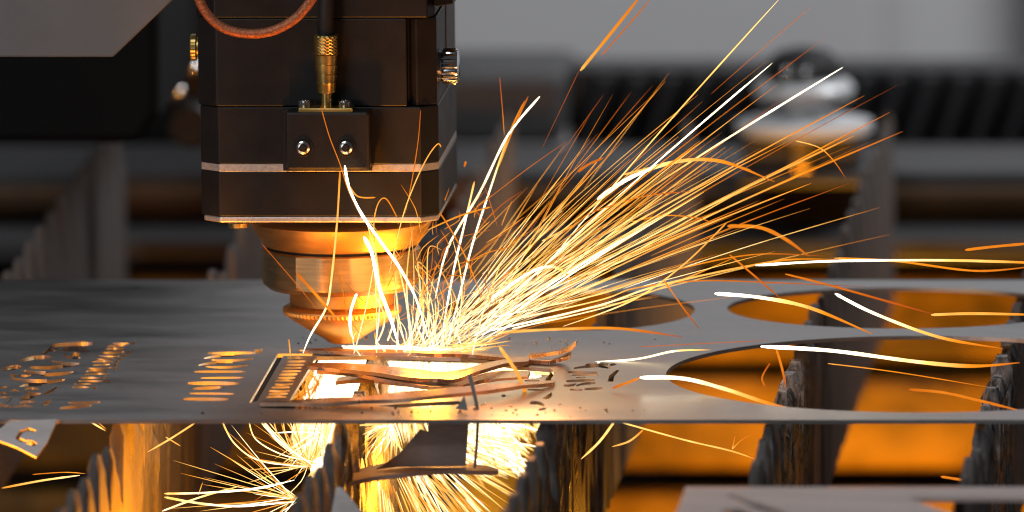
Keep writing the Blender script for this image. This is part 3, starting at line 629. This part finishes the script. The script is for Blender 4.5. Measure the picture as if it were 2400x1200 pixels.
hero = [
 ([(1675, 688), (1780, 697), (1900, 722), (2045, 783)], 12, WO, 'thick white to orange spark falling in an arc between the two rear round holes', -.05),
 ([(1957, 688), (2050, 735), (2200, 790), (2350, 817)], 10, WO, 'white hot spark slanting down over the bridge between the large round holes', -.04),
 ([(1783, 812), (1950, 822), (2150, 848), (2280, 858), (2390, 850)], 12, WO, 'long white to orange spark crossing the front round hole to the far slat', -.08),
 ([(1500, 885), (1600, 887), (1700, 912), (1800, 945), (1945, 983)], 12, WO, 'thick white spark arching over the left rim of the front round hole', -.12),
 ([(1435, 910), (1500, 886)], 9, (.3, .5), 'short dull orange spark trailing into the thick one at the front hole rim', -.12),
 ([(1705, 530), (1780, 533), (1840, 560), (1895, 600)], 12, (.45, .45, .4, .3), 'solid orange spark curving down behind the rear round hole', .0),
 ([(1770, 622), (1950, 612), (2200, 610), (2400, 615), (2460, 618)], 8, WO, 'level white to orange spark running along the rear edge of the sheet', -.03),
 ([(1955, 605), (2100, 612), (2250, 632), (2330, 634), (2440, 622)], 7, OO, 'sagging orange spark just below the level one at the rear edge', -.02),
 ([(1840, 642), (1950, 670), (2100, 712), (2200, 740)], 7, (.4, .35, .25, .12), 'fading orange spark sinking into the rear round hole', -.02),
 ([(2182, 738), (2280, 735), (2440, 738)], 9, (.65, .6, .5), 'level golden spark over the rear round hole, ending at the far slat', -.05),
 ([(2262, 586), (2330, 578), (2440, 568)], 9, (.45, .42, .38), 'orange spark high above the far slat', -.03),
 ([(1710, 597), (1770, 648), (1830, 700)], 6, (.45, .35, .2), 'dull orange spark dropping steeply toward the bright left rim of the rear hole', -.03),
 ([(1940, 852), (2100, 872), (2320, 908)], 3.5, (.6, .5, .4), 'thin golden spark crossing the front round hole', -.08),
 ([(2130, 913), (2210, 920), (2300, 940), (2420, 970)], 9, (.3, .42, .4, .3), 'broad orange spark low in the front round hole', -.10),
 ([(2205, 1117), (2270, 1127)], 9, (.42, .38), 'short orange dash below the sheet near the far slat', -.10),
 ([(1820, 820), (1832, 860), (1842, 905)], 8, (.45, .4, .25), 'short orange spark falling onto the crusted slat in the front hole', -.08),
 ([(1805, 850), (1786, 885), (1795, 908)], 6, (.2, .35, .3), 'small hooked dull spark in the front hole', -.08),
 ([(1555, 655), (1600, 720), (1640, 772)], 5, (.5, .35, .15), 'short orange spark falling past the rim of the middle round hole', -.03),
 ([(1450, 988), (1600, 1030), (1710, 1056), (1770, 1076)], 5.5, YY, 'straight yellow spark descending under the sheet to the crusted slat', -.09),
 ([(1716, 1053), (1740, 1030), (1780, 1008)], 3, (.65, .4, .3), 'thin branch splitting upward off the spark under the sheet', -.09),
 ([(1716, 1053), (1724, 1020)], 3, (.65, .3), 'second thin branch at the same fork under the sheet', -.09),
 ([(1440, 988), (1405, 1035), (1362, 1076)], 8, (.75, .75, .7), 'thick yellow spark striking the brown slat side under the sheet', -.09),
 ([(1507, 1008), (1475, 1034), (1434, 1047)], 6, (.5, .65, .6), 'curved yellow spark under the sheet beside the brown slat', -.09),
 ([(1290, 855), (1480, 843), (1580, 823), (1665, 820)], 7, (.95, .95, .85, .6), 'white spark skimming the sheet from the opening toward the front hole', -.04),
 ([(1160, 780), (1300, 772), (1450, 770), (1600, 790)], 9, (.65, .6, .45, .2), 'broad golden spark skimming the sheet before the middle round hole', -.01),
 ([(1500, 813), (1650, 805), (1800, 798)], 2.5, (.3, .3, .25), 'hair thin pink spark over the bare sheet between the holes', -.02),
 ([(1400, 467), (1480, 415), (1580, 380), (1690, 378), (1815, 426)], 12, (1, .95, .7, .5, .35), 'thick white arc bending over in the middle of the spark fan', -.02),
 ([(1460, 410), (1560, 385), (1660, 372), (1760, 398)], 6, (.6, .7, .5, .4), 'golden arc running along the thick white arc', -.02),
 ([(1865, 330), (1920, 346), (1955, 378), (1982, 418)], 3.5, (.7, .6, .45, .2), 'small golden arc before the shiny rear clamp', -.02),
 ([(1360, 166), (1430, 80), (1510, -20)], 10, (.6, .48, .35), 'thick orange spark high up against the pale wall', -.02),
 ([(1410, 130), (1470, 62), (1530, -8)], 4, (.3, .3, .3), 'faint spark beside the thick one against the pale wall', -.02),
 ([(1705, 520), (1600, 622), (1480, 705), (1320, 765)], 5, (.5, .65, .75, .8), 'yellow spark rising steeply across the flat ones', -.03),
 ([(1170, 812), (1215, 880), (1248, 965)], 11, (.65, .55, .45), 'broad orange ray lying across the slit letters by the opening', -.12),
 ([(1265, 226), (1190, 318), (1125, 450), (1050, 580), (1020, 700)], 7, (.95, .95, .85, .9, .95), 'white spark bent upward beside the laser head, ending pointed', -.02),
 ([(1230, 236), (1195, 310), (1150, 440), (1108, 570), (1075, 700), (1050, 800)], 6, (.35, .5, .9, .95, .95, 1), 'spark shooting steeply up, orange above and white below', -.02),
 ([(1238, 226), (1200, 310), (1170, 390)], 4, (.3, .5, .6), 'orange spark leaning on the steep white one', -.02),
 ([(1171, 180), (1178, 260), (1182, 318)], 2.5, (.2, .4, .55), 'thin upright orange spark above the fork beside the head', -.02),
 ([(1112, 425), (1090, 520), (1062, 640), (1035, 790)], 6, (.6, .9, .95, 1), 'white spark rising nearly upright beside the flange', -.02),
 ([(1150, 485), (1080, 505), (1000, 540)], 5, (.5, .5, .6), 'golden spark leaving to the right of the flange corner', -.03),
 ([(1012, 475), (1045, 520), (1090, 600), (1130, 700)], 5, (.3, .42, .45, .5), 'dull orange spark crossing the steep ones beside the head', -.04),
 ([(1092, 378), (1088, 392)], 7, (.4, .3), 'tiny orange fleck floating beside the silver band', -.03),
 ([(808, 388), (818, 440), (845, 498), (895, 570), (935, 625), (975, 700), (1003, 790)], 10, (1, 1, 1, .95, .95, .95, 1), 'thick white spark curling up before the black housing to the bracket', -.07),
 ([(853, 555), (872, 595), (888, 670), (915, 745), (935, 810)], 12, (1, 1, 1, 1, 1), 'stout white spark with a rounded end before the ring nut', -.06),
 ([(797, 400), (790, 520), (776, 660), (764, 722), (728, 785), (710, 828)], 6.5, (.5, .65, .75, .85, .95, 1), 'long yellow spark hanging before the ring nut and bending to the tongue', -.07),
 ([(836, 688), (822, 730), (821, 770), (828, 795)], 9, (1, 1, .95, .9), 'short stout white spark over the nozzle cone', -.06),
 ([(752, 250), (772, 320), (797, 385), (818, 450), (850, 515)], 3, (.3, .4, .45, .45, .5), 'thin orange spark lying across the black bracket and its screw', -.075),
 ([(986, 258), (980, 330), (966, 420), (950, 500)], 3, (.2, .35, .4, .45), 'faint orange spark before the black housing corner', -.06),
 ([(1034, 345), (1025, 338), (1000, 372), (968, 440), (942, 515), (912, 640)], 4, (.5, .55, .6, .65, .7, .8), 'golden spark hooked over at its top beside the silver band', -.06),
 ([(880, 463), (838, 460), (815, 428)], 5, (.5, .55, .6), 'small orange branch curving off under the bracket', -.07),
 ([(932, 512), (905, 466), (885, 480), (876, 540), (890, 640)], 4, (.4, .5, .55, .6, .7), 'looping golden spark before the base housing', -.06),
 ([(695, 640), (740, 690), (790, 747)], 10, (.3, .48, .5), 'broad blurred orange spark lying across the ring nut', -.10),
 ([(612, 570), (690, 660), (740, 722)], 2.2, (.25, .35, .3), 'hair thin orange spark slanting past the left of the ring nut', -.06),
 ([(677, 795), (679, 815), (681, 837)], 4, (.5, .6, .6), 'short upright golden spark over the lettered tongue', -.05),
 ([(772, 570), (800, 660), (815, 740), (860, 800)], 3, (.3, .4, .45, .5), 'thin orange spark before the middle of the ring nut', -.06),
 ([(520, 986), (550, 1040), (610, 1080), (720, 1094)], 5, (.7, .8, .85, .95), 'outermost curved yellow spark swinging left under the sheet', -.09),
 ([(583, 986), (600, 1030), (660, 1065), (735, 1082)], 4.5, (.7, .85, .85, .95), 'second curved yellow spark swinging under the sheet', -.09),
 ([(606, 982), (650, 1030), (735, 1092)], 6, (.8, .9, .95), 'thick white curved spark under the sheet by the crusted slat', -.09),
 ([(198, 980), (248, 1010)], 6, (.9, .65), 'short bright dash under the sheet below the script letters', -.09),
 ([(222, 984), (249, 1006)], 3, (.6, .5), 'thin dash right beside the bright one below the script letters', -.09),
 ([(4, 1144), (100, 1126), (187, 1114)], 6.5, (.5, .7, .85), 'long straight spark low before the dark gap between slats', -.09),
 ([(76, 1112), (150, 1107), (200, 1110)], 3, (.4, .5, .55), 'thin spark above the long low one by the dark gap', -.09),
 ([(456, 992), (400, 1028), (345, 1060)], 6, (.65, .7, .65), 'straight yellow spark before the orange lit slat', -.09),
 ([(388, 1024), (424, 1046)], 4, (.7, .55), 'short branch off the yellow spark before the orange slat', -.09),
 ([(380, 1198), (470, 1165), (560, 1140)], 6, (.85, .8, .7), 'rising yellow spark low before the orange slat', -.09),
 ([(385, 1157), (480, 1155), (600, 1145), (690, 1125)], 7, (.7, .9, .95, 1), 'long level white spark low under the sheet', -.09),
 ([(385, 1165), (470, 1180), (560, 1186), (690, 1176)], 7, (.7, .8, .95, 1), 'lowest level white spark near the bottom slat teeth', -.09),
 ([(465, 1160), (475, 1130)], 3, (.7, .5), 'small upright branch on the level white spark', -.09),
 ([(888, 1165), (887, 1130), (893, 1150)], 6, (.7, .85, .7), 'short thick bright spark below the curved offcut', -.13),
]
for P, w_, hs, lab, Y in hero: spark(P, w_, hs, lab, 'sparks that stand out singly', Y)
# --- the long rays of the fan, traced by their far ends
rays = [(1975, 158, 7.5, WO[::-1], .34), (1810, 148, 7, (.9, .9, .95, .95), .30), (1828, -4, 6, (.9, .85, .7, .72, .8), .20), (1945, 80, 2.6, TH, .20), (1905, 12, 2.6, (.3, .35, .3), .72), (2026, 224, 5, (.9, .7, .55, .4), .3),
 (2086, 263, 5.5, (.9, .7, .55, .35), .25), (2003, 318, 8, (.85, .75, .62, .5), .35), (2116, 308, 7, (.85, .7, .5, .35), .3), (2110, 196, 2.6, (.6, .45, .25, .1), .3), (1900, 430, 6, (.9, .7, .6, .5), .25), (1990, 430, 4, (.7, .5, .35, .15), .3),
 (1655, 300, 4, (.8, .6, .5, .3), .2), (1682, 305, 5, (.8, .65, .55, .45), .35), (1832, 232, 3, (.7, .5, .4, .2), .25), (1560, 190, 3, (.7, .6, .5), .4), (1530, 200, 2.2, TH, .4), (1480, 215, 2.2, TH, .45), (1415, 222, 1.8, (.3, .3, .2), .75),
 (1360, 160, 1.8, (.3, .3, .3), .7), (1700, 345, 5, (.95, .85, .7, .5), .1), (1750, 380, 5, (.95, .8, .7, .55), .12), (1640, 330, 6, (.95, .85, .6, .45), .15), (1590, 320, 5, (.9, .7, .6, .5), .2), (1850, 330, 4, (.9, .75, .6, .45), .2),
 (1780, 470, 4, (.9, .7, .5, .3), .1), (1720, 480, 5, (.95, .8, .6, .35), .1), (1680, 515, 5, (.95, .8, .6, .4), .1), (1650, 450, 7, (1, .95, .85, .7), .1), (1560, 500, 8, (1, 1, .95, .8), .1), (1500, 420, 6, (.95, .9, .8, .6), .1),
 (1460, 330, 4, (.9, .8, .6, .4), .1), (1400, 380, 5, (.9, .8, .65, .4), .1), (1320, 430, 4, (.9, .8, .6, .4), .1), (1290, 470, 5, (.95, .85, .7, .5), .1), (1385, 265, 2, (.4, .4, .3), .5)]
for (ex, ey, w_, hs, u0) in rays:
    ox, oy = random.gauss(1045, 40), random.uniform(790, 830)
    P = []
    for q in range(5):
        u = u0+(1-u0)*q/4; x = ox+(ex-ox)*u; y = oy+(ey-oy)*u-16*math.sin(math.pi*u)*(ex-ox)/900
        P.append((x, y))
    Y = random.uniform(-.05, .02)
    w_ *= .8
    spark(P, w_, hs, 'long %s of the fan, %s' % look(P, w_, hs), 'long rays of the spark fan', -.02, Y, .2, .45)
for (P, w_, hs) in (([(1150, 745), (1400, 691), (1565, 637), (1760, 597), (1930, 600)], 4, (.9, .75, .6, .4, .2)), ([(1150, 775), (1400, 717), (1530, 673), (1710, 632), (1845, 609), (1960, 608)], 6, (.95, .85, .75, .6, .5, .4)),
                    ([(1150, 760), (1400, 705), (1490, 675), (1640, 658), (1800, 662), (2030, 672)], 4.5, (.9, .75, .55, .4, .3, .15)), ([(1200, 770), (1420, 720), (1600, 655), (1730, 600)], 4, (.95, .8, .6, .4)),
                    ([(1150, 700), (1240, 640), (1290, 625), (1325, 640), (1345, 675)], 9, (.95, 1, .85, .6, .4)), ([(1100, 500), (1230, 400), (1330, 330)], 2.2, (.4, .35, .2)), ([(1380, 500), (1500, 462), (1620, 448)], 4, (.35, .4, .2)),
                    ([(1270, 565), (1320, 540), (1350, 525)], 5, (.7, .6, .4)), ([(1355, 403), (1380, 385), (1415, 370)], 8, (.3, .35, .3)), ([(1480, 520), (1560, 505), (1640, 512), (1670, 525)], 4, (.5, .5, .4, .2))):
    spark(P, w_, hs, 'long %s of the fan, %s' % look(P, w_, hs), 'long rays of the spark fan', -.03, -.02, .25)
# --- dense middle of the fan
for i in range(94):
    ox, oy = random.gauss(1042, 40), random.uniform(796, 832)
    an = rad(random.gauss(35, 6) if random.random() < .45 else random.uniform(13, 56)); r0 = random.choice((0, 30, 90, 160, 330))*random.random()*1.6; r1 = random.choice((330, 480, 640, 800, 960))*random.uniform(.7, 1.15)
    if an > rad(45): r1 *= .8
    sag = random.uniform(2, 22)
    P = [(ox+math.cos(an)*r, oy-math.sin(an)*r*1.0-sag*math.sin(math.pi*r/max(r1, 1))) for r in (r0+(r1-r0)*q/4 for q in range(5))]
    h0 = random.uniform(.82, .95); h1 = random.uniform(.52, .74)
    hs = [h0, h0*.95, (h0+h1)/2, h1, h1*.7]
    w_ = random.choice((1.3, 1.4, 1.6, 1.8, 2, 2.2, 2.9))
    spark(P, w_, hs, '%s inside the dense fan, %s' % look(P, w_, hs), 'fine sparks of the fan', -.02, random.uniform(-.05, .02), .3, .55)
# --- steep ones beside the nozzle
for i in range(46):
    x0, y0 = random.gauss(990, 62), random.uniform(790, 838)
    hgt = random.choice((90, 150, 220, 280, 330))*random.uniform(.6, 1.05); dx = random.gauss(10, 34); bow = random.gauss(0, 22)
    P = [(x0+dx*u+bow*math.sin(math.pi*u), y0-hgt*u) for u in (0, .25, .5, .75, 1)]
    if random.random() < .25: P += [(P[-1][0]+random.uniform(8, 30), P[-1][1]+random.uniform(5, 30))]
    h1 = random.uniform(.4, .85); hs = [.9, .85, .8, (h1+.75)/2, h1]
    w_ = random.choice((2, 2.4, 3, 3.6, 5))
    spark(P, w_, hs, '%s rising steeply beside the nozzle, %s' % look(P, w_, hs), 'steep sparks beside the nozzle', -.03, random.uniform(-.07, -.01), .25)
# --- the uncountable shower: hot jet under the opening, dense root of the fan, rain below the sheet
b = MB()
def shower(n, f, w0, w1, h0, h1, Y0, Y1, n_=4, k=3):
    for i in range(n):
        P = f(); h = random.uniform(h0, h1)
        add_spark(b, P, random.uniform(w0, w1), [h, h, h*random.uniform(.6, 1)], random.uniform(Y0, Y1), None, .3, k, n_)
U = random.uniform
def jet_left():
    u = U(0, 1); x = 752+108*u; x2 = x-62*U(.7, 1.2); return [(x, 836), ((x+x2)/2+U(-4, 4), 930), (x2, 1080+U(-60, 20))]
shower(300, jet_left, 3, 6, .85, 1, .0, .03)
def jet_right():
    u = U(0, 1); x = 885+370*u; return [(x+U(-20, 20), 846+10*u), (x+U(-5, 25), 920), (x+U(0, 60), 1000+U(-60, 40))]
shower(520, jet_right, 2.5, 6, .8, 1, .0, .05)
def sheaf():
    an = rad(U(8, 78)); r0 = U(60, 260); r1 = r0+U(50, 260); ox, oy = 905+U(-10, 30), 985+U(-20, 20)
    P = [(ox+math.cos(an)*r*1.05, oy+math.sin(an)*r) for r in (r0, (r0+r1)/2, r1)]
    return P
def sheaf_ok():
    while True:
        P = sheaf()
        if all(x < 1262-(y-985)*.22 for x, y in P): return P
shower(120, sheaf_ok, 1.4, 3, .6, .95, -.06, .04)
def hot_right():
    x = U(1095, 1235); y = U(992, 1110); an = rad(random.gauss(28, 16)); r = U(20, 70); P = [(x-math.cos(an)*r, y-math.sin(an)*r), (x, y), (x+math.cos(an)*r*.6, y+math.sin(an)*r*.6+4)]
    return P
shower(190, hot_right, 2, 4.5, .75, 1, .0, .05)
def rain():
    an = rad(U(20, 88)); r1 = U(120, 330); r0 = U(.45, .7)*r1; ox, oy = 880, 1010; return [(ox+math.cos(an)*r, oy+math.sin(an)*r) for r in (r0, (r0+r1)/2, r1)]
def rain_ok():
    while True:
        P = rain()
        if P[0][1] > 1112-(P[0][0]-900)*.02 and all(x < 1225 for x, y in P): return P
shower(60, rain_ok, 1.4, 2.8, .5, .85, -.12, -.08)
def small_tuft(cx, cy, a0, a1, r, sq=1):
    an = rad(U(a0, a1)); rr = U(.3, 1)*r; bx = U(-10, 10); return [(cx+U(-8, 8), cy+U(-8, 8)), (cx+math.cos(an)*rr*.5+bx, cy-math.sin(an)*rr*.5), (cx+math.cos(an)*rr, cy-math.sin(an)*rr*sq)]
def arcs():
    x = U(590, 770); return [(x, 975), (x+U(-12, 20)+(725-x)*.25, 1030+U(-12, 12)), (725+U(-10, 10), 1090+U(-8, 8))]
shower(26, arcs, 1.6, 3, .6, .9, -.09, -.07, 5, 8)
shower(24, lambda: small_tuft(722, 1092, 95, 235, 170), 1.4, 2.6, .45, .95, -.09, -.07)
shower(26, lambda: small_tuft(690, 1170, 130, 230, 300), 1.4, 2.4, .5, .95, -.09, -.07)
shower(26, lambda: small_tuft(750, 1010, 150, 290, 130), 1.4, 3, .7, 1, -.09, -.07)
shower(60, lambda: small_tuft(915, 990, 170, 300, 110), 1.8, 3.4, .6, .95, -.14, -.10)
shower(26, lambda: small_tuft(760, 1075, 200, 280, 70), 6, 11, .9, 1, -.13, -.10)
shower(40, lambda: [(U(690, 760), 860+U(0, 20)), (U(680, 750), 900), (U(655, 740), 950+U(-10, 20))], 1.8, 3, .35, .65, -.02, .01)
# root of the fan just over the sheet
shower(40, lambda: small_tuft(U(930, 1100), U(800, 828), 5, 130, 100), 1.2, 2.2, .6, .85, -.05, .0)
shower(22, lambda: small_tuft(U(1000, 1080), U(815, 830), -8, 30, 170), 1.4, 3, .65, .9, -.05, .0)
shower(22, lambda: [(U(800, 900), 813+U(-4, 6)), (U(930, 990), 818+U(-6, 8)), (U(1020, 1120), 825+U(-12, 10))], 2.5, 5, .85, 1, -.02, .0)
shower(60, lambda: [(U(1150, 1290), 866+U(-8, 4)), (U(1150, 1290), 872+U(-6, 6)), (U(1160, 1300), 868+U(-4, 6))], 1.6, 3, .7, 1, .0, .01)
shower(90, lambda: [(U(1060, 1200), U(893, 920)), (U(1080, 1220), U(895, 915)), (U(1080, 1220), U(890, 915))], 1.8, 3, .75, 1, .0, .02)
def wisps():
    x, y = U(880, 1180), U(500, 760); an = rad(random.gauss(60, 35)); r = U(30, 130); bx = U(-18, 18)
    return [(x, y), (x+math.cos(an)*r*.5+bx, y-math.sin(an)*r*.5), (x+math.cos(an)*r, y-math.sin(an)*r)]
shower(70, wisps, 1.2, 2.2, .25, .6, -.06, .0)
def hair():
    ox, oy = random.gauss(1050, 60), U(740, 830); an = rad(min(70, max(8, random.gauss(34, 13)))); r0 = U(0, 420); r1 = r0+U(120, 480)
    return [(ox+math.cos(an)*r, oy-math.sin(an)*r-12*math.sin(math.pi*r/900)) for r in (r0, (r0+r1)/2, r1)]
shower(55, hair, .9, 1.6, .42, .66, -.06, .03, 4, 4)
o = b.build('spark_shower', 'spark', smooth=180); o['kind'] = 'stuff'; tag(o, 'dense white hot shower of molten sparks at the cut and below the sheet', 'sparks')
